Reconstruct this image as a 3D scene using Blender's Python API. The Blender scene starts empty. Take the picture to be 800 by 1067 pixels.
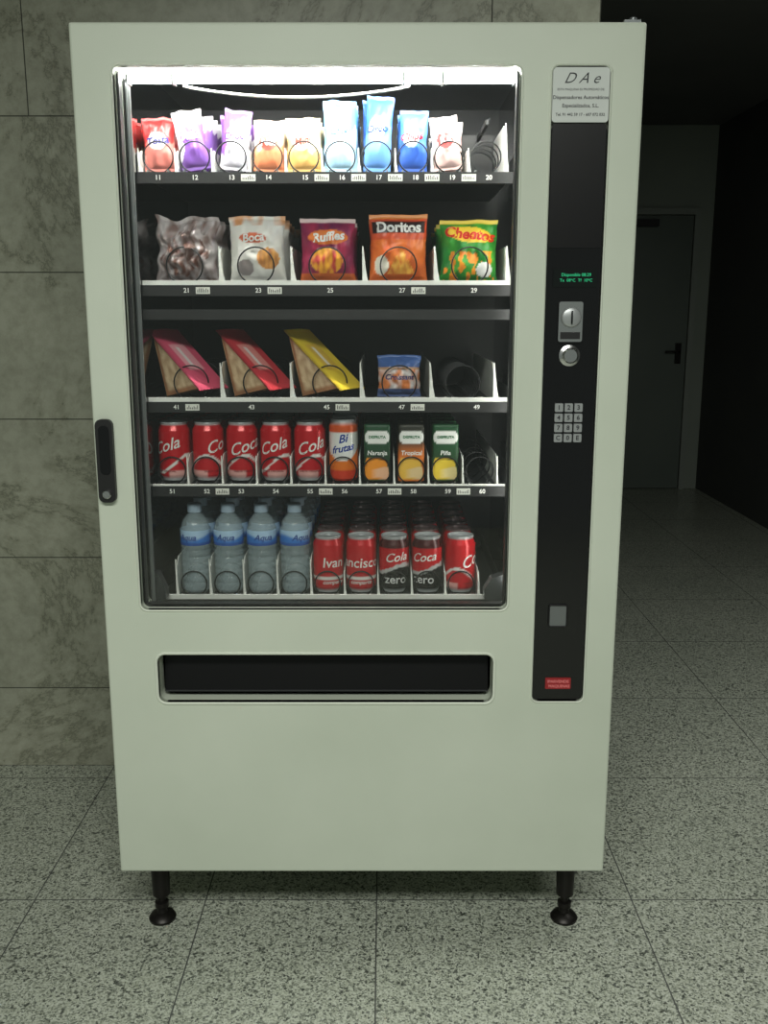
import bpy, bmesh, math, random
from mathutils import Vector, noise, Matrix
random.seed(4)
S = bpy.context.scene
col = S.collection
try:
    S.view_settings.view_transform = 'Standard'
except Exception:
    pass

def C(r, g, b):
    def f(c):
        c /= 255.0
        return c/12.92 if c <= .04045 else ((c+.055)/1.055)**2.4
    return (f(r), f(g), f(b), 1.0)

# ------------------------------------------------------------------ materials
def mat(name, c, rough=.5, metal=0., emit=None, es=0., spec=.5, alpha=1.):
    m = bpy.data.materials.new(name); m.use_nodes = True
    b = m.node_tree.nodes['Principled BSDF']
    b.inputs['Base Color'].default_value = c
    b.inputs['Roughness'].default_value = rough
    b.inputs['Metallic'].default_value = metal
    b.inputs['Specular IOR Level'].default_value = spec
    b.inputs['Alpha'].default_value = alpha
    if emit:
        b.inputs['Emission Color'].default_value = emit
        b.inputs['Emission Strength'].default_value = es
    return m

def nd(m, t, **kw):
    n = m.node_tree.nodes.new(t)
    for k, v in kw.items():
        if k in n.inputs: n.inputs[k].default_value = v
        else: setattr(n, k, v)
    return n

def ramp(m, stops):
    r = m.node_tree.nodes.new('ShaderNodeValToRGB')
    el = r.color_ramp.elements
    el[0].position, el[0].color = stops[0]
    el[1].position, el[1].color = stops[-1]
    for p, c in stops[1:-1]:
        e = el.new(p); e.color = c
    return r

def mixc(m, mode, fac, a, b):
    n = m.node_tree.nodes.new('ShaderNodeMix'); n.data_type = 'RGBA'; n.blend_type = mode
    L = m.node_tree.links
    if isinstance(fac, (int, float)): n.inputs[0].default_value = fac
    else: L.new(fac, n.inputs[0])
    for i, x in ((6, a), (7, b)):
        if isinstance(x, tuple): n.inputs[i].default_value = x
        else: L.new(x, n.inputs[i])
    return n.outputs[2]

def noisy_paint(name, c1, c2, scale, rough, bump=0.):
    m = mat(name, c1, rough)
    L = m.node_tree.links; b = m.node_tree.nodes['Principled BSDF']
    tc = nd(m, 'ShaderNodeTexCoord')
    n = nd(m, 'ShaderNodeTexNoise', Scale=scale, Detail=6.0)
    L.new(tc.outputs['Object'], n.inputs['Vector'])
    r = ramp(m, [(.3, c1), (.7, c2)])
    L.new(n.outputs['Fac'], r.inputs['Fac']); L.new(r.outputs['Color'], b.inputs['Base Color'])
    if bump:
        n2 = nd(m, 'ShaderNodeTexNoise', Scale=400.0, Detail=2.0)
        L.new(tc.outputs['Object'], n2.inputs['Vector'])
        bp = nd(m, 'ShaderNodeBump', Strength=bump, Distance=.001)
        L.new(n2.outputs['Fac'], bp.inputs['Height']); L.new(bp.outputs['Normal'], b.inputs['Normal'])
    return m

M_body = noisy_paint('cabinet_paint', C(196, 204, 187), C(206, 213, 197), 3.0, .45, .15)
M_rim = noisy_paint('rim_paint', C(212, 219, 203), C(220, 226, 211), 5.0, .35)
M_black = mat('black_gloss', C(12, 12, 14), .14)
M_blackm = mat('black_matte', C(20, 20, 21), .5)
M_flap = mat('flap_black', C(9, 9, 10), .35, spec=.3)
M_liner = mat('liner_polished_metal', C(140, 142, 142), .09, 1.)
M_back = mat('liner_back', C(34, 35, 37), .35, .2)
M_tray = mat('tray_metal', C(70, 72, 74), .35, .6)
M_rail = mat('rail_grey', C(120, 124, 124), .35, .5)
M_white = mat('white_plastic', C(225, 226, 220), .4)
M_wire = mat('spiral_wire', C(20, 20, 22), .35, .3)
M_chrome = mat('chrome', C(200, 200, 200), .2, 1.)
M_key = mat('key_metal', C(165, 168, 168), .35, .4)
M_leg = mat('leg_steel', C(40, 38, 36), .4, .7)
M_lamp = mat('lamp_tube', (1, 1, 1, 1), .5, emit=(1, .99, .95, 1), es=85.)
M_fill = mat('fill_light_strip', (1, 1, 1, 1), .5, emit=(1, .99, .95, 1), es=10.)  # glow for the added fill strip beside the window
M_label = mat('label_paper', C(205, 210, 205), .5)
M_ink = mat('label_ink', C(35, 35, 40), .6)
M_green = mat('display_green', C(20, 90, 60), .4, emit=C(40, 210, 140), es=.8)
M_screen = mat('display_screen', C(8, 14, 12), .15)
M_red = mat('badge_red', C(150, 30, 35), .4)
M_redtx = mat('badge_text', C(225, 120, 120), .4)
M_cable = mat('cable_white', C(240, 240, 235), .4)

# glass: thin pane, transparent + fresnel gloss
M_glass = bpy.data.materials.new('window_glass'); M_glass.use_nodes = True
nt = M_glass.node_tree; nt.nodes.clear()
o = nt.nodes.new('ShaderNodeOutputMaterial'); mx = nt.nodes.new('ShaderNodeMixShader')
tr = nt.nodes.new('ShaderNodeBsdfTransparent'); gl = nt.nodes.new('ShaderNodeBsdfGlossy')
tr.inputs[0].default_value = (.97, .98, .97, 1); gl.inputs['Roughness'].default_value = .02
fr = nt.nodes.new('ShaderNodeFresnel'); fr.inputs[0].default_value = 1.5
nt.links.new(fr.outputs[0], mx.inputs[0]); nt.links.new(tr.outputs[0], mx.inputs[1])
nt.links.new(gl.outputs[0], mx.inputs[2]); nt.links.new(mx.outputs[0], o.inputs[0])

def vcmat(name, rough, metal=0., spec=.5):
    m = mat(name, (1, 1, 1, 1), rough, metal, spec=spec)
    a = nd(m, 'ShaderNodeAttribute'); a.attribute_name = 'Col'
    m.node_tree.links.new(a.outputs['Color'], m.node_tree.nodes['Principled BSDF'].inputs['Base Color'])
    return m
M_can = vcmat('printed_aluminium', .25, .15)
M_foil = vcmat('printed_foil', .32)
M_carton = vcmat('printed_carton', .45)
M_pet = mat('clear_bottle_plastic', C(190, 208, 214), .08, alpha=.34)
M_sand = vcmat('sandwich_wrap', .3)

# terrazzo
def terrazzo():
    m = mat('granite_floor_tile', C(150, 150, 145), .28)
    L = m.node_tree.links; b = m.node_tree.nodes['Principled BSDF']
    tc = nd(m, 'ShaderNodeTexCoord')
    n0 = nd(m, 'ShaderNodeTexNoise', Scale=2.0, Detail=3.0)
    n1 = nd(m, 'ShaderNodeTexNoise', Scale=210.0, Detail=3.0, Roughness=.7)
    v = nd(m, 'ShaderNodeTexVoronoi', Scale=290.0)
    v2 = nd(m, 'ShaderNodeTexVoronoi', Scale=180.0)
    for n in (n0, n1, v, v2): L.new(tc.outputs['Object'], n.inputs['Vector'])
    base = ramp(m, [(.3, C(196, 201, 190)), (.7, C(208, 212, 201))]); L.new(n0.outputs['Fac'], base.inputs['Fac'])
    r1 = ramp(m, [(.30, C(135, 138, 136)), (.42, C(222, 224, 217)), (.62, C(250, 250, 245))]); L.new(n1.outputs['Fac'], r1.inputs['Fac'])
    def cellramp(vn, stops):
        sp = nd(m, 'ShaderNodeSeparateColor'); L.new(vn.outputs['Color'], sp.inputs[0])
        r = ramp(m, stops); r.color_ramp.interpolation = 'CONSTANT'; L.new(sp.outputs[0], r.inputs['Fac']); return r
    rv = cellramp(v, [(0., C(95, 99, 100)), (.09, C(165, 168, 165)), (.26, C(222, 223, 217)), (.6, (1, 1, 1, 1))])
    rv2 = cellramp(v2, [(0., C(90, 94, 96)), (.06, C(190, 192, 190)), (.2, (1, 1, 1, 1))])
    a = mixc(m, 'MULTIPLY', .8, base.outputs['Color'], r1.outputs['Color'])
    a = mixc(m, 'MULTIPLY', .85, a, rv.outputs['Color'])
    a = mixc(m, 'MULTIPLY', .8, a, rv2.outputs['Color'])
    L.new(a, b.inputs['Base Color'])
    return m
M_floor = terrazzo()
M_grout = mat('floor_grout', C(84, 86, 82), .8)

def marble():
    m = mat('marble_wall_tile', C(150, 150, 138), .35)
    L = m.node_tree.links; b = m.node_tree.nodes['Principled BSDF']
    tc = nd(m, 'ShaderNodeTexCoord')
    n0 = nd(m, 'ShaderNodeTexNoise', Scale=2.0, Detail=6.0, Roughness=.6)
    n1 = nd(m, 'ShaderNodeTexNoise', Scale=1.7, Detail=12.0, Roughness=.72, Distortion=.6)
    n2 = nd(m, 'ShaderNodeTexNoise', Scale=22.0, Detail=6.0, Roughness=.7)
    for n in (n0, n1, n2): L.new(tc.outputs['Object'], n.inputs['Vector'])
    base = ramp(m, [(.3, C(150, 152, 136)), (.7, C(174, 175, 158))]); L.new(n0.outputs['Fac'], base.inputs['Fac'])
    w = (1, 1, 1, 1)
    vein = ramp(m, [(.455, w), (.49, C(230, 230, 225)), (.5, C(165, 166, 160)), (.51, C(232, 232, 228)), (.55, w)])
    L.new(n1.outputs['Fac'], vein.inputs['Fac'])
    bl = ramp(m, [(.3, C(208, 208, 202)), (.6, w)]); L.new(n2.outputs['Fac'], bl.inputs['Fac'])
    a = mixc(m, 'MULTIPLY', .85, base.outputs['Color'], vein.outputs['Color'])
    a = mixc(m, 'MULTIPLY', .8, a, bl.outputs['Color'])
    L.new(a, b.inputs['Base Color'])
    return m
M_marble = marble()
M_wgrout = mat('wall_joint', C(72, 73, 65), .8)
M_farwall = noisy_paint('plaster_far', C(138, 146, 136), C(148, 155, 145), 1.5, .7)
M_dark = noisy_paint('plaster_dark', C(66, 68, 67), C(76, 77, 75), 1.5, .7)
M_ceil = noisy_paint('ceiling_paint', C(95, 96, 95), C(105, 106, 104), 1.5, .8)
M_door = noisy_paint('door_paint', C(104, 113, 106), C(112, 120, 113), 2., .5)
M_dframe = noisy_paint('door_frame_paint', C(138, 145, 137), C(145, 151, 143), 2., .5)

# ------------------------------------------------------------------ mesh helpers
def link(ob, parent=None):
    col.objects.link(ob)
    if parent: ob.parent = parent
    return ob

class MB:
    def __init__(s): s.v = []; s.f = []; s.c = []; s.m = []
    def add(s, verts, faces, cols, mi=0):
        o = len(s.v); s.v += [tuple(p) for p in verts]
        if isinstance(cols, tuple): cols = [cols]*len(verts)
        s.c += cols
        s.f += [tuple(i+o for i in f) for f in faces]; s.m += [mi]*len(faces)
    def append(s, other, off=(0, 0, 0), rz=0.):
        R = Matrix.Rotation(rz, 3, 'Z'); O = Vector(off)
        o = len(s.v); s.v += [tuple(R@Vector(p)+O) for p in other.v]; s.c += other.c
        s.f += [tuple(i+o for i in f) for f in other.f]; s.m += other.m
    def box(s, x0, x1, y0, y1, z0, z1, c=(1, 1, 1, 1), mi=0):
        v = [(x, y, z) for x in (x0, x1) for y in (y0, y1) for z in (z0, z1)]
        f = [(0, 1, 3, 2), (4, 6, 7, 5), (0, 4, 5, 1), (2, 3, 7, 6), (0, 2, 6, 4), (1, 5, 7, 3)]
        s.add(v, f, c, mi)
    def prism(s, pts, axis, a0, a1, c=(1, 1, 1, 1), mi=0):
        # pts 2D polygon; axis 'y' -> (x,z) extruded along y ; 'x' -> (y,z) extruded along x
        n = len(pts); V = []
        for a in (a0, a1):
            for p in pts: V.append((p[0], a, p[1]) if axis == 'y' else (a, p[0], p[1]))
        F = [tuple(range(n)), tuple(range(2*n-1, n-1, -1))]
        for i in range(n): F.append((i, i+n, (i+1) % n+n, (i+1) % n))
        s.add(V, F, c, mi)
    def obj(s, name, mats, parent=None, loc=(0, 0, 0), rot=(0, 0, 0), smooth=False, bevel=0., recalc=True):
        me = bpy.data.meshes.new(name); me.from_pydata(s.v, [], s.f)
        if not isinstance(mats, (list, tuple)): mats = [mats]
        for m in mats: me.materials.append(m)
        me.polygons.foreach_set('material_index', s.m)
        at = me.color_attributes.new('Col', 'FLOAT_COLOR', 'POINT')
        at.data.foreach_set('color', [x for c in s.c for x in c])
        if recalc:
            bm = bmesh.new(); bm.from_mesh(me); bmesh.ops.recalc_face_normals(bm, faces=bm.faces)
            if bevel: bmesh.ops.bevel(bm, geom=bm.edges[:], offset=bevel, segments=3, affect='EDGES', profile=.5)
            bm.to_mesh(me); bm.free()
        if smooth:
            me.polygons.foreach_set('use_smooth', [True]*len(me.polygons))
            try: me.set_sharp_from_angle(angle=math.radians(38))
            except Exception: pass
        ob = bpy.data.objects.new(name, me); ob.location = loc; ob.rotation_euler = rot
        return link(ob, parent)

def box(name, x0, x1, y0, y1, z0, z1, m, parent=None, bevel=0.):
    b = MB(); b.box(x0, x1, y0, y1, z0, z1)
    return b.obj(name, m, parent, bevel=bevel, smooth=bevel > 0)

def rr(x0, x1, z0, z1, r, n=6):
    pts = []
    for cx, cz, a in ((x1-r, z1-r, 0), (x0+r, z1-r, 90), (x0+r, z0+r, 180), (x1-r, z0+r, 270)):
        for i in range(n+1):
            t = math.radians(a+90*i/n); pts.append((cx+r*math.cos(t), cz+r*math.sin(t)))
    return pts

def rr_plate(name, x0, x1, z0, z1, r, y0, y1, m, parent, bevel=0.):
    b = MB(); b.prism(rr(x0, x1, z0, z1, r), 'y', y0, y1)
    return b.obj(name, m, parent, smooth=True, bevel=0)

def rr_ring(name, rect, w, r, yf, yb, m, parent):
    x0, x1, z0, z1 = rect
    loops = []
    for off, y in ((w, yb), (w, yf+.002), (w-.002, yf), (.002, yf), (0, yf+.002), (0, yb)):
        loops.append([(p[0], y, p[1]) for p in rr(x0-off, x1+off, z0-off, z1+off, r+off)])
    b = MB(); n = len(loops[0]); V = [p for l in loops for p in l]; F = []
    for k in range(len(loops)-1):
        for i in range(n):
            j = (i+1) % n; F.append((k*n+i, k*n+j, (k+1)*n+j, (k+1)*n+i))
    b.add(V, F, (1, 1, 1, 1))
    return b.obj(name, m, parent, smooth=True)

def lathe(mb, prof, segs, paint, p=2., sx=1., sy=1., mi=0):
    V = []; F = []; Cc = []
    for r, z in prof:
        for i in range(segs):
            t = 2*math.pi*i/segs; c, s = math.cos(t), math.sin(t)
            x = abs(c)**(2/p)*(1 if c >= 0 else -1); y = abs(s)**(2/p)*(1 if s >= 0 else -1)
            V.append((sx*r*x, sy*r*y, z)); Cc.append(paint(t, z, r) if callable(paint) else paint)
    for k in range(len(prof)-1):
        for i in range(segs):
            j = (i+1) % segs; F.append((k*segs+i, k*segs+j, (k+1)*segs+j, (k+1)*segs+i))
    n = len(prof)
    F.append(tuple(range(segs-1, -1, -1))); F.append(tuple((n-1)*segs+i for i in range(segs)))
    mb.add(V, F, Cc, mi)

_tc = {}
def text(body, size, shear=0., bold=0., sp=1.):
    k = (body, size, shear, bold, sp)
    if k in _tc: return _tc[k]
    cu = bpy.data.curves.new('t', 'FONT'); cu.body = body; cu.size = size; cu.shear = shear; cu.offset = bold
    cu.space_character = sp; cu.align_x = 'CENTER'; cu.align_y = 'CENTER'; cu.resolution_u = 3
    ob = bpy.data.objects.new('t', cu); col.objects.link(ob)
    dg = bpy.context.evaluated_depsgraph_get(); ev = ob.evaluated_get(dg); me = ev.to_mesh()
    v = [(p.co.x, p.co.y) for p in me.vertices]; f = [tuple(q.vertices) for q in me.polygons]
    ev.to_mesh_clear(); bpy.data.objects.remove(ob); bpy.data.curves.remove(cu)
    _tc[k] = (v, f); return v, f

def flat_text(mb, body, size, x, y, z, c=(1, 1, 1, 1), mi=0, shear=0., bold=0., sp=1.):
    v, f = text(body, size, shear, bold, sp)
    mb.add([(x+p[0], y, z+p[1]) for p in v], f, c, mi)

# ------------------------------------------------------------------ ROOM
def tiled(name, xs, zs, plane, at, gap, m_t, m_g, lo, hi, lo2, hi2):
    def cuts(lines, a, b):
        segs = []; cur = a
        for l in sorted(lines):
            if l-gap/2 > cur and l+gap/2 < b:
                segs.append((cur, l-gap/2, 0)); segs.append((l-gap/2, l+gap/2, 1)); cur = l+gap/2
        segs.append((cur, b, 0)); return segs
    A = cuts(xs, lo, hi); B = cuts(zs, lo2, hi2); b = MB()
    for a0, a1, ga in A:
        for b0, b1, gb in B:
            if plane == 'z': V = [(a0, b0, at), (a1, b0, at), (a1, b1, at), (a0, b1, at)]
            else: V = [(a0, at, b0), (a1, at, b0), (a1, at, b1), (a0, at, b1)]
            b.add(V, [(0, 1, 2, 3)], (1, 1, 1, 1), 1 if (ga or gb) else 0)
    return b
WY = .813; CEIL = 2.63
fx = [-.758-.394*k for k in range(6)]+[-.364, .03, .618]+[.618+.59*k for k in range(1, 4)]
fy = [.143+.59*k for k in range(-7, 10)]
b = tiled('floor', fx, fy, 'z', 0., .0032, M_floor, M_grout, -3., 2.44, -4., 5.42)
b.box(-3., 2.44, -4., 5.42, -.1, -.001, mi=1)
b.obj('floor', [M_floor, M_grout], recalc=False)
wz = [.247+.395*k for k in range(0, 7)]
# wall of wide marble slabs
b = MB(); g = .003
edges = [0.]+wz+[CEIL]
for r in range(len(edges)-1):
    z0, z1 = edges[r], min(edges[r+1], CEIL)
    if z1-z0 < .01: continue
    xl = [-.876+1.2*k if r == 5 else -.25+1.2*k-(.15 if r % 2 else 0) for k in range(-3, 4)]
    cur = -3.
    for l in [x for x in xl if -2.95 < x < .5]+[.6]:
        b.add([(cur, WY, z0+g/2), (l-g, WY, z0+g/2), (l-g, WY, z1-g/2), (cur, WY, z1-g/2)], [(0, 1, 2, 3)], (1, 1, 1, 1), 0)
        cur = l
b.box(-3., .6, WY+.0015, 1.0, 0, CEIL, mi=1)
b.obj('wall_back', [M_marble, M_wgrout], recalc=False)
box('wall_corridor', .42, .6, 1.0, 5.42, 0, CEIL, M_farwall)
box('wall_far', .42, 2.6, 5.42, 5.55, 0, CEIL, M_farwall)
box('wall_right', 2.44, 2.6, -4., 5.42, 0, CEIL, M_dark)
box('wall_left', -3.12, -3., -4., 1.0, 0, CEIL, M_farwall)
box('ceiling', -3.12, 2.6, -4., 5.55, CEIL, CEIL+.1, M_ceil)
# door in the far wall
D = bpy.data.objects.new('door_1', None); link(D); D.location = (1.91, 5.42, 0)
box('leaf', -.38, .38, -.03, -.002, .005, 2.01, M_door, D, .002)
b = MB(); b.box(-.425, -.385, -.045, -.002, 0, 2.06); b.box(.385, .425, -.045, -.002, 0, 2.06); b.box(-.385, .385, -.045, -.002, 2.015, 2.06)
b.obj('frame', M_dframe, D)
b = MB(); b.box(.30, .34, -.05, -.03, .95, 1.1); b.box(.22, .33, -.075, -.06, 1.03, 1.045); b.box(.315, .33, -.075, -.04, 1.03, 1.045)
b.obj('lever', M_leg, D)
box('closer', -.1, .12, -.075, -.03, 1.93, 1.98, M_blackm, D)

# ------------------------------------------------------------------ VENDING MACHINE
VM = bpy.data.objects.new('vending_machine', None); link(VM)
HX = .5135; ZB = .162; ZT = 1.832
W = (-.439, .293, .744, 1.759)      # window
Pn = (.349, .453, .549, 1.759)      # panel
Sl = (-.412, .268, .547, .649)      # slot
# door with openings
bd = MB(); bd.box(-HX, HX, 0, .05, ZB, ZT); door = bd.obj('door', M_body, VM, bevel=.005)
cut = MB()
cut.prism(rr(*W, .014), 'y', -.05, .1)
cut.prism(rr(*Pn, .012), 'y', -.05, .02)
cut.prism(rr(*Sl, .016), 'y', -.05, .1)
cu = cut.obj('cutter', M_body)
md = door.modifiers.new('b', 'BOOLEAN'); md.operation = 'DIFFERENCE'; md.object = cu; md.solver = 'EXACT'
dg = bpy.context.evaluated_depsgraph_get()
nm = bpy.data.meshes.new_from_object(door.evaluated_get(dg)); door.modifiers.clear(); door.data = nm
bpy.data.objects.remove(cu)
rr_ring('window_rim', W, .0045, .014, -.0025, .012, M_rim, VM)
rr_ring('panel_rim', Pn, .004, .012, -.0025, .008, M_rim, VM)
rr_ring('slot_rim', Sl, .006, .016, -.003, .012, M_rim, VM)
# cabinet shell
b = MB()
b.box(-HX, -HX+.02, .054, .79, ZB, ZT); b.box(HX-.02, HX, .054, .79, ZB, ZT)
b.box(-HX+.02, HX-.02, .054, .79, ZT-.02, ZT); b.box(-HX+.02, HX-.02, .054, .79, ZB, ZB+.02)
b.box(-HX+.02, HX-.02, .77, .79, ZB+.02, ZT-.02)
b.obj('cabinet', M_body, VM)
box('door_gasket', -HX+.004, HX-.004, .05, .054, ZT-.012, ZT-.004, M_blackm, VM)
# liner
LX0, LX1, LZ0, LZ1, LY = -.4305, .322, .69, 1.80, .60
b = MB()
b.box(LX0-.06, LX0, .052, LY, LZ0, LZ1); b.box(LX1, LX1+.01, .052, LY, LZ0, LZ1)
b.obj('liner_sides', M_liner, VM)
b = MB()
b.box(LX0-.06, LX1+.01, .052, LY, LZ0-.01, LZ0); b.box(LX0-.06, LX1+.01, .052, LY, LZ1, LZ1+.01)
b.box(LX0-.06, LX1+.01, LY, LY+.01, LZ0-.01, LZ1+.01)
b.obj('liner_back', M_back, VM)
b = MB()
b.box(LX0, LX0+.006, .060, .066, LZ0, LZ1); b.box(.303, .315, .085, .10, LZ0, LZ1)
b.obj('rack_uprights', M_rail, VM)
b = MB()
for k in range(34): b.box(.304, .309, .0835, .085, .75+.03*k, .763+.03*k)
b.obj('rack_slots', M_blackm, VM)
# glass
box('glass_pane', W[0]-.004, W[1]+.004, .016, .020, W[2]-.004, W[3]+.004, M_glass, VM)
b = MB(); x0, x1, z0, z1 = W
b.box(x0-.004, x0+.005, .0205, .04, z0, z1); b.box(x1-.005, x1+.004, .0205, .04, z0, z1); b.box(x0, x1, .0205, .04, z0, z0+.006)
b.obj('glass_seal', M_blackm, VM)
# lamp
b = MB(); V = []; n = 20; L0, L1 = -.428, .292
for x in (L0, L1):
    for i in range(n): t = 2*math.pi*i/n; V.append((x, .052+.0125*math.cos(t), 1.753+.0125*math.sin(t)))
b.add(V, [tuple(range(n)), tuple(range(2*n-1, n-1, -1))]+[(i, (i+1) % n, n+(i+1) % n, n+i) for i in range(n)], (1, 1, 1, 1))
b.obj('lamp_tube', M_lamp, VM, smooth=True)
b = MB()
for x in (-.341, .083, .155, -.4245, .288): b.box(x-.0022, x+.0022, .037, .07, 1.739, 1.767)
b.obj('lamp_clips', M_rail, VM)
b = MB(); b.prism([(.04, 1.770), (.075, 1.770), (.10, 1.758), (.102, 1.760), (.08, 1.773), (.04, 1.773)], 'x', -.428, .292)
b.obj('lamp_reflector', M_white, VM)
box('added_side_light', .2955, .3025, .055, .075, .78, 1.72, M_fill, VM)  # light strip added behind the frame edge to brighten the lower shelves
def curve(name, splines, r, m, parent, smooth=True):
    cu = bpy.data.curves.new(name, 'CURVE'); cu.dimensions = '3D'; cu.bevel_depth = r; cu.bevel_resolution = 2; cu.use_fill_caps = True
    for pts in splines:
        sp = cu.splines.new('POLY'); sp.points.add(len(pts)-1)
        for i, p in enumerate(pts): sp.points[i].co = (*p, 1)
    ob = bpy.data.objects.new(name, cu); cu.materials.append(m); return link(ob, parent)
pts = []
for i in range(25):
    t = i/24; pts.append((-.325+.42*t, .06, 1.738-.020*math.sin(math.pi*t)**.8))
curve('lamp_cable', [pts], .0026, M_cable, VM)

# shelves ------------------------------------------------------
XS0, XS1 = -.4295, .300
PITCH = .0708
def colx(i): return -.392+PITCH*i
rows = {1: 1.592, 2: 1.380, 3: 1.150, 4: .977, 5: .7345}
tray = MB(); strip = MB(); lip = MB(); rails = MB(); divs = MB(); lab = MB()
def shelf(z, x0=XS0, x1=XS1, sh=.019, liph=0.):
    tray.box(x0, x1, .109, .57, z-.004, z)
    tray.box(x1-.002, x1, .109, .57, z, z+.03)
    strip.box(x0, x1, .100, .108, z-sh-.002, z)
    if liph: lip.box(x0, x1, .104, .1085, z+.0002, z+liph)
def divider(x, z, h=.05, fl=.014):
    divs.prism([(.11, z), (.11, z+h*.7), (.14, z+h), (.56, z+h), (.56, z)], 'x', x-.0008, x+.0008)
    divs.prism([(x-.001, z), (x+fl, z), (x+fl*.55, z+h*.35), (x+.001, z+h), (x-.001, z+h)], 'y', .1105, .1118)
def number(s, x, z, price=True):
    flat_text(lab, s, .0125, x, .0994, z-.0105, C(235, 235, 230), 0, bold=.0002)
    if price:
        lab.add([(x+.018, .0995, z-.017), (x+.046, .0995, z-.017), (x+.046, .0995, z-.004), (x+.018, .0995, z-.004)], [(0, 1, 2, 3)], C(220, 220, 212), 0)
        for k in range(7):
            xx = x+.021+k*.0034; hh = random.choice([.004, .006, .008])
            lab.add([(xx, .0992, z-.0145), (xx+.0016, .0992, z-.0145), (xx+.0016, .0992, z-.0145+hh), (xx, .0992, z-.0145+hh)], [(0, 1, 2, 3)], C(60, 60, 60), 0)
for r, z in rows.items(): shelf(z, liph={1: 0, 2: .009, 3: .009, 4: .004, 5: .01}[r])
tray.box(XS0, XS1, .10, .57, 1.318, 1.322); strip.box(XS0, XS1, .095, .10, 1.313, 1.333)
for i in range(10):
    number(str(11+i), colx(i)+.004, rows[1], i in (2, 4, 5, 6, 7, 8))
    number(str(51+i) if i < 9 else '60', colx(i)+.004, rows[4], i in (1, 4, 6, 8))
for i in range(5):
    number(str(21+2*i), colx(2*i)+.05, rows[2], i in (0, 1, 3)); number(str(41+2*i), colx(2*i)+.02+.01*i, rows[3], i in (0, 2, 3))
for i in range(9): number(str(61+i), -.356+PITCH*i, rows[5], i in (2, 4, 7))
coils = []
def coil(cx, z, R, yf, pitch, turns):
    pts = []; cz = z+R+.0018
    for k in range(turns):
        for d in range(25, 336, 12):
            t = math.radians(d-90); pts.append((cx+R*math.cos(t), yf+pitch*k, cz+R*math.sin(t)))
        for d in (340, 360, 380):
            t = math.radians(d-90); pts.append((cx+R*math.cos(t), yf+pitch*(k+(d-335)/50), cz+R*math.sin(t)))
    coils.append(pts)
def rail(cx, z, d=.02):
    for s in (-1, 1): rails.box(cx+s*d-.0015, cx+s*d+.0015, .115, .56, z, z+.006)

for i in range(10):
    coil(colx(i), rows[1], .029, .125, .045, 9); rail(colx(i), rows[1]); divider(colx(i)-PITCH/2, rows[1], .045, .006)
    coil(colx(i), rows[4], .028, .122, .070, 6); rail(colx(i), rows[4]); divider(colx(i)+PITCH/2-.001, rows[4], .062, .004)
divider(colx(9)+PITCH/2, rows[1], .09, .008)
b = MB(); b.box(colx(9)-.033, colx(9)+.033, .30, .302, rows[1]+.001, rows[1]+.10)
b.box(colx(9)-.003, colx(9)+.003, .115, .30, rows[1]+.088, rows[1]+.098); b.obj('tray_motor_cover', M_blackm, VM)
for i in range(5):
    cx = colx(2*i)+.043
    coil(cx, rows[2], .036, .123, .07, 6); rail(cx, rows[2], .025); divider(cx+.071, rows[2], .075, .012)
    cx3 = -.345+.141*i-(.012 if i == 4 else 0)
    coil(cx3, rows[3], .035, .123, .07 if i < 4 else .03, 6 if i < 4 else 13); rail(cx3, rows[3], .024); divider(cx3+.062, rows[3], .078, .012)
for i in range(9):
    cx = -.356+PITCH*i
    coil(cx, rows[5], .027, .122, .070, 6); rail(cx, rows[5]); divider(cx-PITCH/2+.0005, rows[5], .085 if i < 5 else .06, .006)
divider(-.356+PITCH*8.5, rows[5], .06, .006)
tray.obj('trays', M_tray, VM); strip.obj('price_strips', M_blackm, VM); lip.obj('tray_lips', M_white, VM)
rails.obj('tray_rails', M_rail, VM); divs.obj('tray_dividers', M_white, VM)
lab.obj('shelf_labels', vcmat('label_print', .5), VM, recalc=False)
curve('spirals', coils, .0015, M_wire, VM)
b = MB()
b.prism([(-.43, .80), (-.42, .80), (-.405, .765), (-.405, .745), (-.42, .735), (-.43, .74)], 'y', .07, .098)
b.prism([(.255, .745), (.255, .765), (.27, .79), (.302, .80), (.302, .75), (.28, .737)], 'y', .07, .098)
b.obj('tray_brackets', M_tray, VM)
# --- product slot
b = MB()
b.box(-.43, .286, .19, .20, .50, .67); b.box(-.44, .296, .05, .20, .50, .51); b.box(-.44, .296, .05, .20, .67, .68)
b.box(-.44, -.43, .05, .20, .51, .67); b.box(.286, .296, .05, .20, .51, .67)
b.obj('slot_well', M_blackm, VM)
b = MB(); b.prism([(.045, .640), (.05, .640), (.034, .560), (.029, .560)], 'x', -.406, .262); b.obj('slot_flap', M_flap, VM)
b = MB(); b.box(-.404, .26, .026, .031, .5595, .562); b.obj('slot_flap_edge', M_tray, VM)
# --- control panel
rr_plate('control_panel', Pn[0]+.001, Pn[1]-.001, Pn[2]+.001, 1.66, .010, .006, .019, M_black, VM)
rr_plate('control_panel_cover', Pn[0]+.003, Pn[1]-.003, 1.445, 1.662, .004, .004, .006, M_flap, VM)
rr_plate('owner_label', Pn[0]+.001, Pn[1]-.001, 1.664, 1.757, .006, .001, .019, M_label, VM)
b = MB(); cx = (Pn[0]+Pn[1])/2; yy = .0006
flat_text(b, 'D A e', .026, cx, yy, 1.738, shear=.5, bold=-.0001)
flat_text(b, 'ESTA MAQUINA ES PROPIEDAD DE:', .0054, cx, yy, 1.7195)
flat_text(b, 'Dispensadores Automáticos', .0088, cx, yy, 1.706, bold=.0001)
flat_text(b, 'Especializados, S.L.', .0088, cx, yy, 1.692, bold=.0001)
flat_text(b, 'Tel. 91 442 59 17 - 607 072 032', .0068, cx, yy, 1.677, bold=.0001)
b.obj('owner_label_text', M_ink, VM, recalc=False)
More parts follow.
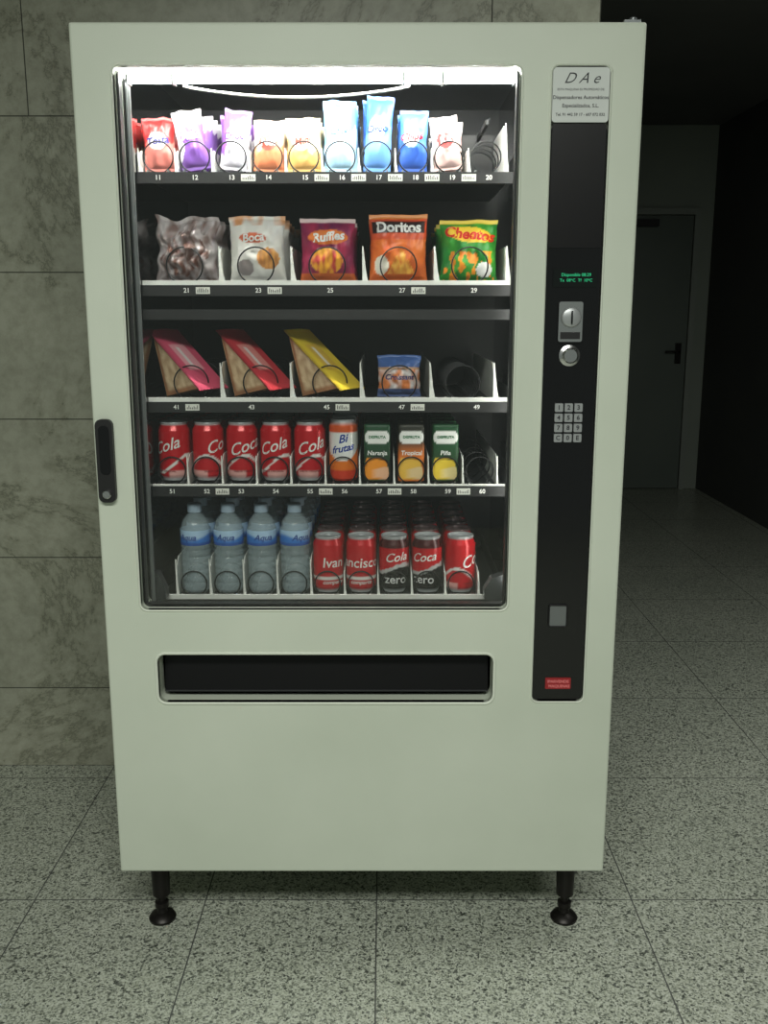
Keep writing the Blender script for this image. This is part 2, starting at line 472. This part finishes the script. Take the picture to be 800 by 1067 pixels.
box('display', .363, .445, .003, .006, 1.374, 1.407, M_screen, VM)
b = MB(); flat_text(b, 'Disponible 08:29', .0082, .406, .0025, 1.396); flat_text(b, 'Tx  08*C  Tf  10*C', .0078, .406, .0025, 1.386)
b.obj('display_text', M_green, VM, recalc=False)
# coin slot
b = MB(); b.prism(rr(.375, .420, 1.273, 1.347, .004), 'y', -.004, .006); b.obj('coin_plate', M_chrome, VM, smooth=True)
b = MB(); lathe(b, [(.002, -.004), (.016, -.004), (.019, 0), (.017, .004), (.012, .006), (.001, .006)], 28, (1, 1, 1, 1))
b.obj('coin_funnel', M_key, VM, loc=(.398, -.006, 1.318), rot=(math.radians(90), 0, 0), smooth=True)
box('coin_slit', .3965, .3995, -.0145, -.011, 1.306, 1.330, M_black, VM)
box('coin_plate_lower', .379, .416, -.0055, -.004, 1.278, 1.291, M_blackm, VM)
b = MB(); lathe(b, [(.02, 0), (.02, .004), (.0145, .006), (.0145, .014), (.012, .017), (.001, .017)], 28, (1, 1, 1, 1))
b.obj('return_button', M_chrome, VM, loc=(.399, .006, 1.247), rot=(math.radians(90), 0, 0), smooth=True)
# keypad
kb = MB(); kt = MB(); keys = ['1', '2', '3', '4', '5', '6', '7', '8', '9', 'C', '0', 'E']
for k, t in enumerate(keys):
    r, c = divmod(k, 3); x = .3825+c*.0187; z = 1.1485-r*.0195
    kb.prism(rr(x-.0078, x+.0078, z-.008, z+.008, .002, 3), 'y', -.0005, .006)
    flat_text(kt, t, .012, x, -.0009, z, bold=.0003)
kb.obj('keypad', M_key, VM); kt.obj('keypad_digits', M_ink, VM, recalc=False)
rr_ring('change_cup_rim', (.380, .413, .709, .751), .003, .003, .001, .008, M_blackm, VM)
box('change_cup_flap', .380, .413, .004, .006, .709, .751, M_rail, VM)
rr_plate('maker_badge', .376, .428, .574, .598, .002, .004, .006, M_red, VM)
b = MB(); flat_text(b, 'IPARVENDE', .0085, .402, .0035, .590, bold=.0003); flat_text(b, 'MAQUINAS', .0085, .404, .0035, .580, bold=.0003)
b.obj('maker_badge_text', M_redtx, VM, recalc=False)
# lock
rr_plate('lock_handle', -.5065, -.4735, .965, 1.127, .012, -.012, -.0002, M_blackm, VM)
rr_plate('lock_recess', -.500, -.480, 1.02, 1.115, .009, -.0135, -.0122, M_black, VM)
b = MB(); lathe(b, [(.009, 0), (.009, .004), (.007, .006), (.001, .006)], 20, (1, 1, 1, 1))
b.obj('lock_cylinder', M_chrome, VM, loc=(-.490, -.0122, .982), rot=(math.radians(90), 0, 0), smooth=True)
# hinge + small hardware
b = MB(); b.box(.475, .505, .01, .05, ZT, ZT+.006)
b.obj('top_hinge_plate', M_rail, VM)
b = MB(); lathe(b, [(.007, 0), (.007, .007), (.004, .009)], 16, (1, 1, 1, 1)); b.obj('top_hinge_pin', M_rail, VM, loc=(.495, .03, ZT+.006), smooth=True)
b = MB(); b.box(.47, .505, .01, .05, ZB-.006, ZB); b.obj('bottom_hinge_plate', M_rail, VM)
b = MB(); lathe(b, [(.006, 0), (.006, .006), (.002, .008)], 14, (1, 1, 1, 1)); b.obj('side_screw', M_blackm, VM, loc=(HX, .075, .385), rot=(0, math.radians(90), 0), smooth=True)
# legs
for i, (x, y) in enumerate([(-.448, .075), (.449, .075), (-.448, .73), (.449, .73)]):
    b = MB(); lathe(b, [(.029, 0), (.030, .006), (.025, .013), (.012, .018), (.009, .030), (.015, .032), (.015, .043), (.009, .045), (.009, .06), (.019, .062), (.021, .162)], 24, (1, 1, 1, 1))
    b.obj('leg_%d' % (i+1), M_leg, VM, loc=(x, y, 0), smooth=True)
box('base_beam', -.43, .43, .10, .12, .142, ZB, M_leg, VM)
b = MB(); b.box(-.2, .25, .45, .74, .10, .16); b.obj('underside_tray', M_blackm, VM)

# ------------------------------------------------------------------ PRODUCTS
WHT = C(235, 235, 232); RED = C(192, 18, 30); SIL = C(175, 178, 180)
def lerp(a, b, t):
    t = max(0, min(1, t)); return tuple(a[i]*(1-t)+b[i]*t for i in range(4))

def can(kind='red', word='Cola', rot=0., detail=True):
    mb = MB(); R = .0325; H = .122
    top = SIL if detail else C(105, 84, 86)  # rear can tops coloured darker, standing in for shade deep in the shelf
    prof = [(.020, .003), (.0235, 0), (.0262, .001), (.0262, .004), (R-.001, .011), (R, .014)]
    ns = 26 if detail else 4
    prof += [(R, .014+(.103-.014)*i/ns) for i in range(1, ns+1)]
    prof += [(R-.0006, .106), (.0275, .1145), (.0272, .1185), (.0285, .120), (.028, H), (.0262, H-.001), (.0255, .1165), (.002, .1165)]
    def paint(t, z, r):
        if z < .010 or z > .1165 or r < .026: return top
        a = (t+math.pi/2+rot+math.pi) % (2*math.pi)-math.pi
        c = RED
        if kind == 'red':
            w = .036+.018*math.sin(a*1.6+.6)
            if detail and abs(z-w) < .0028: c = WHT
            if detail and z < .024 and abs(a) < .7: c = C(225, 170, 165)
        elif kind == 'black':
            w = .052+.010*math.sin(a*1.5+.3)
            if z < w: c = C(28, 24, 26)
            if abs(z-w) < .004: c = C(190, 190, 190)
            if z > .098: c = C(70, 20, 24)
        elif kind == 'share':
            if abs(z-.034) < .003: c = WHT
        return c
    lathe(mb, prof, 44 if detail else 18, paint)
    if detail:
        def wrap(body, size, z0, c, shear=.3, ang=0., tilt=0., bold=.0006):
            v, f = text(body, size, shear, bold)
            P = []
            for x, y in v:
                x, y = x*math.cos(tilt)-y*math.sin(tilt), x*math.sin(tilt)+y*math.cos(tilt)
                t = -math.pi/2+ang+x/R; P.append(((R+.0006)*math.cos(t), (R+.0006)*math.sin(t), z0+y))
            mb.add(P, f, c)
        if kind == 'red':
            wrap(word, .034, .072, WHT, .45, rot, .3, .0003); wrap('SABOR ORIGINAL', .006, .021, C(120, 10, 20), 0, rot, 0, .0001)
        elif kind == 'share': wrap(word, .030, .066, WHT, .1, rot, 0., .0003); wrap('comparte', .012, .024, WHT, .3, rot, 0, .0002)
        else: wrap(word, .026, .078, WHT, .4, rot, .1, .0003); wrap('zero', .026, .030, C(225, 225, 225), 0, rot, 0, .0003)
        # ring pull
        mb.prism([(-.007, .0), (.007, .0), (.007, .016), (-.007, .016)], 'y', 0, .001, SIL)
        k = len(mb.v)-8
        for j in range(k, k+8):
            x, y, z = mb.v[j]; mb.v[j] = (x, z-.012, .1175+y)
    return mb

def carton(bg, top, accent, word, oval=True):
    mb = MB(); H = .118
    prof = [(.001, 0), (.97, 0), (1, .002)]+[(1, .002+(H-.006)*i/30) for i in range(1, 31)]+[(.96, H-.001), (.9, H), (.001, H)]
    def paint(t, z, r):
        x = math.cos(t); q = z/H
        front = math.sin(t) < 0
        c = lerp(bg, top, (q-.45)*4)
        if front and ((x+.2)/.6)**2+((q-.22)/.2)**2 < 1: c = accent
        if front and ((x-.3)/.35)**2+((q-.14)/.13)**2 < 1: c = lerp(accent, WHT, .35)
        if front and oval and (x/.75)**2+((q-.78)/.11)**2 < 1: c = WHT
        return c
    lathe(mb, prof, 72, paint, p=7., sx=.0275, sy=.022)
    flat_text(mb, word, .013, 0, -.0226, H*.50, WHT, shear=.1, bold=.0003)
    if oval: flat_text(mb, 'DISFRUTA', .0078, 0, -.0226, H*.78, C(20, 110, 60), bold=.0003)
    return mb

def bottle(detail=True):
    mb = MB(); R = .0315
    prof = [(.012, .004), (.026, 0), (R, .006)]
    for i in range(6):
        z = .012+i*.014; prof += [(R, z), (R, z+.006), (R-.002, z+.010)]
    prof += [(R, .098), (R, .102)]
    up = [(R, .135), (R-.002, .142), (.026, .154), (.018, .164), (.0128, .170), (.0128, .176)]
    lathe(mb, prof+up, 32 if detail else 16, (1, 1, 1, 1), mi=0)
    lab = [(R+.0006, .104+.032*i/14) for i in range(15)]
    V = []; F = []; Cc = []; n = 40
    for r, z in lab:
        for i in range(n):
            t = 2*math.pi*i/n; V.append((r*math.cos(t), r*math.sin(t), z))
            q = (z-.104)/.032; m = .5+.18*math.sin(t*2+1)
            c = lerp(C(50, 115, 195), C(170, 200, 228), (q-m)*5+.3)
            if q < .16: c = C(40, 80, 160)
            Cc.append(c)
    for k in range(len(lab)-1):
        for i in range(n): F.append((k*n+i, k*n+(i+1) % n, (k+1)*n+(i+1) % n, (k+1)*n+i))
    mb.add(V, F, Cc, 1)
    if detail:
        v, f = text('Aqua', .018, .3, .0003)
        P = [((R+.0014)*math.cos(-math.pi/2+x/R), (R+.0014)*math.sin(-math.pi/2+x/R), .121+y) for x, y in v]
        mb.add(P, f, C(30, 60, 140), 1)
    lathe(mb, [(.001, .172), (.0150, .172), (.0152, .188), (.0135, .190), (.001, .190)], 24, C(150, 168, 185), mi=1)
    return mb

def bag(Wd, H, T, paint, seed=0., nu=44, nv=52, words=(), crimp=.055, wr=1.):
    mb = MB()
    def pt(s, q, side, off=0.):
        e = max(0., min(q, 1-q)-crimp)/(.5-crimp)
        pr = math.sin(math.pi/2*min(1, e*1.15))**.6 if e > 0 else 0.
        x = Wd/2*s*(1-.06*pr)
        th = T/2*pr*max(0., 1-abs(s)**2.6)**.62
        edge = (1-s**4)
        w = (noise.noise(Vector((s*2.2+seed, q*3.5, side*3+seed)))*.16+noise.noise(Vector((s*5+seed*2, q*8, side+5)))*.09
             +(abs(noise.noise(Vector((s*4+seed, q*5, 7))))*.35 if wr > 1 else 0))*T*pr*edge*wr
        z = H*q + .004*noise.noise(Vector((s*1.5+seed, 9, 1)))*q*wr*wr
        x += .0025*noise.noise(Vector((seed, q*5, 3)))*wr*wr
        return (x, side*(max(th+w, .0003)+off), z)
    for side in (-1, 1):
        V = []; Cc = []; F = []
        for j in range(nv+1):
            for i in range(nu+1):
                s = -1+2*i/nu; q = j/nv; V.append(pt(s, q, side)); Cc.append(paint(s, q))
        for j in range(nv):
            for i in range(nu):
                a = j*(nu+1)+i; f = (a, a+1, a+nu+2, a+nu+1); F.append(f if side < 0 else f[::-1])
        mb.add(V, F, Cc)
    for body, size, s0, q0, c, shear, tilt, bold in words:
        v, f = text(body, size, shear, bold); P = []
        for x, y in v:
            x, y = x*math.cos(tilt)-y*math.sin(tilt), x*math.sin(tilt)+y*math.cos(tilt)
            P.append(pt(max(-1, min(1, s0+x/(Wd/2*.95))), max(0, min(1, q0+y/H)), -1, .0012))
        mb.add(P, f, c)
    return mb

def nz(s, q, k, seed): return noise.noise(Vector((s*k+seed, q*k, seed*1.7)))

def p_pastry(s, q):
    n = nz(s, q, 3.2, 3); n2 = nz(s, q, 9, 8)
    c = lerp(C(130, 108, 104), C(205, 196, 198), n*1.3+.5+n2*.7)
    if ((s+.1)/.7)**2+((q-.42)/.3)**2 < 1+n: c = lerp(c, C(120, 80, 68), max(0, .4-n2*1.3))
    return c
def p_orwhite(s, q):
    n = nz(s, q, 3, 5); c = C(238, 235, 230)
    if q > .86: c = lerp(c, C(225, 160, 110), (n+.1)*3)
    d = ((s-.4)/.42)**2+((q-.36)/.16)**2
    if d < 1: c = lerp(C(235, 170, 90), C(180, 110, 60), nz(s, q, 8, 2)+.4)
    d = ((s+.45)/.3)**2+((q-.22)/.12)**2
    if d < 1: c = C(150, 140, 140)
    if ((s+.15)/.5)**2+((q-.66)/.075)**2 < 1: c = C(215, 105, 70)
    return c
def p_purple(s, q):
    n = nz(s, q, 3, 7); c = lerp(C(105, 28, 75), C(170, 40, 80), n+.5)
    if ((s)/.75)**2+((q-.7)/.12)**2 < 1: c = C(225, 120, 40)
    if ((s+.05)/.6)**2+((q-.33)/.2)**2 < 1: c = lerp(C(245, 175, 50), C(200, 60, 60), nz(s, q, 7, 4)*2+.3)
    if q < .14: c = C(220, 110, 50)
    if q > .94: c = C(215, 190, 190)
    return c
def p_dor(s, q):
    c = lerp(C(222, 95, 30), C(235, 125, 50), nz(s, q, 3, 9)+.5)
    if q > .62: c = C(212, 80, 40)
    if abs(q-.80) < .085 and abs(s) < .92: c = C(45, 25, 25)
    if q > .94: c = C(225, 140, 70)
    if 0 < q-.12 < .36 and abs(s-.1) < (.5-(q-.12)*1.25): c = lerp(C(250, 190, 80), C(220, 110, 30), nz(s, q, 12, 1)+.4)
    if ((s+.6)/.25)**2+((q-.25)/.14)**2 < 1: c = C(235, 230, 215)
    return c
def p_che(s, q):
    c = lerp(C(20, 120, 40), C(70, 165, 50), nz(s, q, 3, 2)+.4)
    if q > .93: c = C(215, 190, 60)
    d = ((s)/.85)**2+((q-.76+.06*s)/.13)**2
    if d < 1: c = C(245, 205, 60)
    n = nz(s, q, 6, 6)
    if q < .5 and n > .08 and abs(s) < .9: c = lerp(C(245, 160, 40), C(220, 90, 20), n)
    if ((s-.55)/.28)**2+((q-.2)/.12)**2 < 1: c = WHT
    return c
Z2 = rows[2]+.006
bags2 = [
 (bag(.128, .128, .046, p_pastry, 1., 60, 60, wr=1.8), 0),
 (bag(.113, .130, .050, p_orwhite, 2., words=[('Boca', .022, -.15, .66, WHT, .2, .1, .0006)]), 1),
 (bag(.112, .125, .052, p_purple, 3., words=[('Ruffles', .024, 0, .7, WHT, .2, .1, .0008)]), 2),
 (bag(.118, .133, .052, p_dor, 4., words=[('Doritos', .028, 0, .80, WHT, 0, 0, .0010)]), 3),
 (bag(.117, .122, .052, p_che, 5., words=[('Cheetos', .029, 0, .76, C(215, 40, 20), .2, -.12, .0010)]), 4)]
rear_b = MB()
for mb, i in bags2:
    cx = colx(2*i)+.043
    mb.obj('snack_bag', M_foil, loc=(cx, .160, Z2), rot=(math.radians(-2), 0, math.radians(random.uniform(-4, 4))), smooth=True)
    for k in range(1, 5): rear_b.append(mb, (cx+random.uniform(-.004, .004), .175+.075*k, Z2-.001), random.uniform(-.06, .06))
rear_b.obj('stocked_snack_bags', M_foil, smooth=True)

# row 1 small packets
def two(a, b, c, k, seed, split=.5):
    def f(s, q):
        n = nz(s, q, 3, seed)
        r = a if q > split+.25*s*k+n*.2 else b
        if ((s+.1)/.6)**2+((q-.55)/.16)**2 < 1: r = c
        return r
    return f
packs = [
 (.062, .100, two(C(185, 35, 35), C(205, 120, 110), C(235, 230, 225), .3, 1), -3, 'Tosta', C(60, 60, 140)),
 (.058, .112, two(C(228, 222, 232), C(120, 80, 160), C(105, 60, 150), 1.2, 2), -16, 'Milk', WHT),
 (.056, .112, two(C(120, 75, 155), C(225, 220, 232), C(232, 228, 235), 1.2, 3), 12, 'Choc', C(90, 50, 140)),
 (.060, .096, two(C(238, 215, 190), C(215, 130, 90), C(205, 80, 70), .4, 4), 3, 'Nut', WHT),
 (.068, .100, two(C(240, 220, 175), C(232, 185, 110), C(240, 235, 225), -.5, 5), -2, 'Mini', C(200, 60, 40)),
 (.066, .132, two(C(90, 155, 210), C(175, 212, 235), C(235, 240, 245), .6, 6), 0, 'Chiki', C(30, 80, 170)),
 (.054, .140, two(C(55, 105, 190), C(100, 150, 215), C(225, 235, 245), .4, 7), 5, 'Oreo', C(20, 50, 140)),
 (.056, .114, two(C(70, 125, 200), C(50, 90, 175), C(225, 232, 240), -.3, 8), 2, 'Chips', C(190, 30, 40)),
 (.056, .100, two(C(235, 228, 225), C(225, 190, 185), C(200, 60, 60), .9, 9), -12, 'Kit', WHT)]
Z1 = rows[1]+.007; rear_p = MB()
for i, (w, h, pf, tilt, word, wc) in enumerate(packs):
    mb = bag(w, h, .028, pf, 10.+i, 26, 40, [(word, .019, -.1, .55, wc, .2, .1, .0005)], .05)
    mb.obj('snack_packet', M_foil, loc=(colx(i), .148, Z1+(.003 if abs(tilt) > 8 else 0)), rot=(math.radians(-3), math.radians(tilt*.6), math.radians(random.uniform(-12, 12))), smooth=True)
    for k in range(1, 7): rear_p.append(mb, (colx(i)+random.uniform(-.002, .002), .148+.045*k, Z1-.001))
rear_p.obj('stocked_snack_packets', M_foil, smooth=True)

# row 3 sandwiches
def sandwich(film, film2):
    mb = MB(); A = Vector((-.037, .130)); B = Vector((0, 0)); Cc = Vector((.100, .022)); d = .066
    n = 22
    def tri(y, shrink):
        cen = (A+B+Cc)/3; a, b_, c_ = [cen+(p-cen)*shrink for p in (A, B, Cc)]
        V = []; F = []; K = []
        idx = {}
        for i in range(n+1):
            for j in range(n+1-i):
                u, v = i/n, j/n; p = a*u+c_*v+b_*(1-u-v); idx[i, j] = len(V); V.append((p.x, y+.0015*noise.noise(Vector((u*6, v*6, y*40))), p.y))
                m = min(u, v); k = lerp(C(172, 134, 100), C(222, 196, 160), .6+nz(u*2, v*2, 5, 3)*.9)
                if m < .06: k = C(160, 112, 78)
                K.append(k)
        for i in range(n):
            for j in range(n-i):
                F.append((idx[i, j], idx[i+1, j], idx[i, j+1]))
                if j < n-i-1: F.append((idx[i+1, j], idx[i+1, j+1], idx[i, j+1]))
        return V, F, K
    for y in (-d/2, d/2):
        V, F, K = tri(y, .98); mb.add(V, F, K)
    for P, Q in ((A, B), (B, Cc)):
        V = []; K = []; F = []
        ny = 10
        for j in range(ny+1):
            y = -d/2+d*j/ny; q = j/ny
            k = C(205, 170, 125)
            if .28 < q < .42: k = C(200, 90, 70)
            if .42 < q < .6: k = C(225, 215, 170)
            if .6 < q < .7: k = C(90, 130, 60)
            for p in (P, Q): V.append((p.x, y, p.y)); K.append(k)
        for j in range(ny): F.append((2*j, 2*j+1, 2*j+3, 2*j+2))
        mb.add(V, F, K)
    # film lid on the hypotenuse with flange
    dirv = (Cc-A).normalized(); nrm = Vector((-dirv.y, dirv.x)); nrm = nrm if nrm.y > 0 else -nrm
    L = (Cc-A).length; e = .007; V = []; K = []; F = []; nu, nv = 40, 20
    for i in range(nu+1):
        for j in range(nv+1):
            t = -e+(L+2*e)*i/nu; y = -d/2-e+(d+2*e)*j/nv
            p = A+dirv*t+nrm*(.001+.002*math.sin(math.pi*j/nv)); V.append((p.x, y, p.y))
            u, v = i/nu, j/nv; k = film
            if .25 < u < .7 and .2 < v < .75: k = film2
            if .32 < u < .62 and .38 < v < .48: k = lerp(film2, WHT, .8)
            if v < .1: k = lerp(film, C(120, 60, 60), .25)
            K.append(k)
    for i in range(nu):
        for j in range(nv): a = i*(nv+1)+j; F.append((a, a+1, a+nv+2, a+nv+1))
    mb.add(V, F, K)
    V2 = [(p[0]-.001, p[1], p[2]-.0016) for p in V]; mb.add(V2, [f[::-1] for f in F], K)
    return mb
Z3 = rows[3]+.0065
for i, (f1, f2) in enumerate([(C(215, 85, 115), C(235, 160, 170)), (C(205, 60, 70), C(232, 145, 140)), (C(235, 205, 60), C(220, 180, 70))]):
    mb = sandwich(f1, f2); x = -.383+.1405*i
    mb.obj('sandwich_pack', M_sand, loc=(x, .182, Z3), rot=(0, 0, math.radians(-36)))
def p_cro(s, q):
    c = C(190, 150, 120)
    if q > .72: c = C(70, 100, 160)
    n = nz(s, q, 4, 2)
    if .2 < q < .66: c = lerp(C(225, 130, 70), C(225, 215, 215), n*2+.4)
    if q < .2: c = C(90, 110, 160)
    return c
mb = bag(.090, .085, .045, p_cro, 20., words=[('Croissant', .015, 0, .48, C(60, 60, 120), .2, .0, .0004)])
mb.obj('pastry_bag', M_foil, loc=(.078, .155, Z3), smooth=True)

# row 4 cans + cartons
Z4 = rows[4]+.006; rear_c = MB(); rc = can('red', 'Cola', 0, False)
words = ['Cola', 'Co', 'Coca', 'Cola', 'Cola']
rots = [-.5, .6, .3, -.15, .1]
for i in range(5):
    can('red', words[i], rots[i]).obj('soda_can', M_can, loc=(colx(i), .158, Z4), smooth=True)
    for k in range(1, 6): rear_c.append(rc, (colx(i), .158+.07*k, Z4))
cart = [(C(238, 236, 230), C(225, 120, 40), C(240, 160, 40), 'frutas', False), (C(25, 60, 35), C(20, 70, 40), C(245, 150, 30), 'Naranja', True),
        (C(225, 120, 40), C(40, 40, 30), C(240, 190, 70), 'Tropical', True), (C(30, 70, 35), C(20, 75, 40), C(240, 205, 60), 'Piña', True)]
rear_k = MB()
for j, a in enumerate(cart):
    i = 5+j
    if j == 0:
        mb = MB()
        R = .0325
        def pf(t, z, r):
            if z > .118: return SIL
            a_ = t+math.pi/2; q = z/.125
            c = C(238, 238, 235)
            if q > .8: c = C(215, 90, 40)
            if q < .45+.12*math.sin(a_*1.6+1): c = C(232, 120, 30)
            if q < .18: c = C(210, 60, 30)
            return c
        lathe(mb, [(.026, 0), (.030, .005)]+[(.030, .005+.11*k/28) for k in range(1, 29)]+[(.026, .123), (.026, .128), (.024, .128), (.024, .125), (.001, .125)], 44, pf)
        for wd, z0, sz in (('Bi', .088, .024), ('frutas', .068, .021)):
            v, f = text(wd, sz, .2, .0005)
            mb.add([(.0307*math.cos(-math.pi/2+x/.03), .0307*math.sin(-math.pi/2+x/.03), z0+y+x*.2) for x, y in v], f, C(30, 60, 150))
        mb.obj('juice_can', M_can, loc=(colx(i), .158, Z4), smooth=True)
        for k in range(1, 6): rear_c.append(mb, (colx(i), .158+.07*k, Z4))
    else:
        mb = carton(*a); mb.obj('juice_carton', M_carton, loc=(colx(i), .150, Z4), smooth=True)
        for k in range(1, 6): rear_k.append(mb, (colx(i), .150+.07*k, Z4))
rear_k.obj('stocked_juice_cartons', M_carton, smooth=True)

# row 5
Z5 = rows[5]+.006; rear_w = MB()
bm_ = bottle(); br = bottle(False)
for i in range(4):
    x = -.356+PITCH*i
    bm_.obj('water_bottle', [M_pet, M_carton], loc=(x, .158, Z5), rot=(0, 0, .3*i-.4), smooth=True)
    for k in range(1, 6): rear_w.append(br, (x, .158+.07*k, Z5), k*.7)
rear_w.obj('stocked_water_bottles', [M_pet, M_carton], smooth=True)
spec = [('share', 'Ivan', .4), ('share', 'ancisco', 0), ('black', 'Cola', .1), ('black', 'Coca', -.3), ('red', 'Cola', .9)]
for j, (k_, w_, r_) in enumerate(spec):
    x = -.356+PITCH*(4+j)
    can(k_, w_, r_).obj('soda_can', M_can, loc=(x, .158, Z5), smooth=True)
    for k in range(1, 6): rear_c.append(rc, (x, .158+.07*k, Z5))
rear_c.obj('stocked_soda_cans', M_can, smooth=True)

# ------------------------------------------------------------------ LIGHT
def area(name, loc, rot, sx, sy, p, c, parent=None):
    l = bpy.data.lights.new(name, 'AREA'); l.shape = 'RECTANGLE'; l.size = sx; l.size_y = sy; l.energy = p; l.color = c
    ob = bpy.data.objects.new(name, l); ob.location = loc; ob.rotation_euler = rot; return link(ob, parent)
def unseen_ceiling_lamp(x, y, p, hx=.95, hy=.35):
    CL = bpy.data.objects.new('unseen_ceiling_lamp', None); link(CL); CL.location = (x, y, CEIL)
    b = MB(); b.box(-hx, hx, -hy, hy, -.05, 0); b.obj('housing', M_white, CL)
    area('lamp', (0, 0, -.055), (0, 0, 0), hx*1.9, hy*1.7, p, (.98, 1., .94), CL)
unseen_ceiling_lamp(-.1, -2.3, 90)
unseen_ceiling_lamp(1.6, .3, 15, .5, .3)  # extra lamp added out of view to brighten the corridor
wd = bpy.data.worlds.new('world'); S.world = wd; wd.use_nodes = True
wd.node_tree.nodes['Background'].inputs[0].default_value = (.88, 1., .9, 1)
wd.node_tree.nodes['Background'].inputs[1].default_value = .22

# ------------------------------------------------------------------ CAMERA
cd = bpy.data.cameras.new('camera'); cd.sensor_fit = 'VERTICAL'; cd.sensor_height = 36; cd.sensor_width = 27
cd.lens = 36*1000/1067; cd.clip_start = .05
co = bpy.data.objects.new('camera', cd); col.objects.link(co)
co.location = (.047, -1.842, 1.329); co.rotation_euler = (math.radians(90-11.8), 0, 0)
S.camera = co
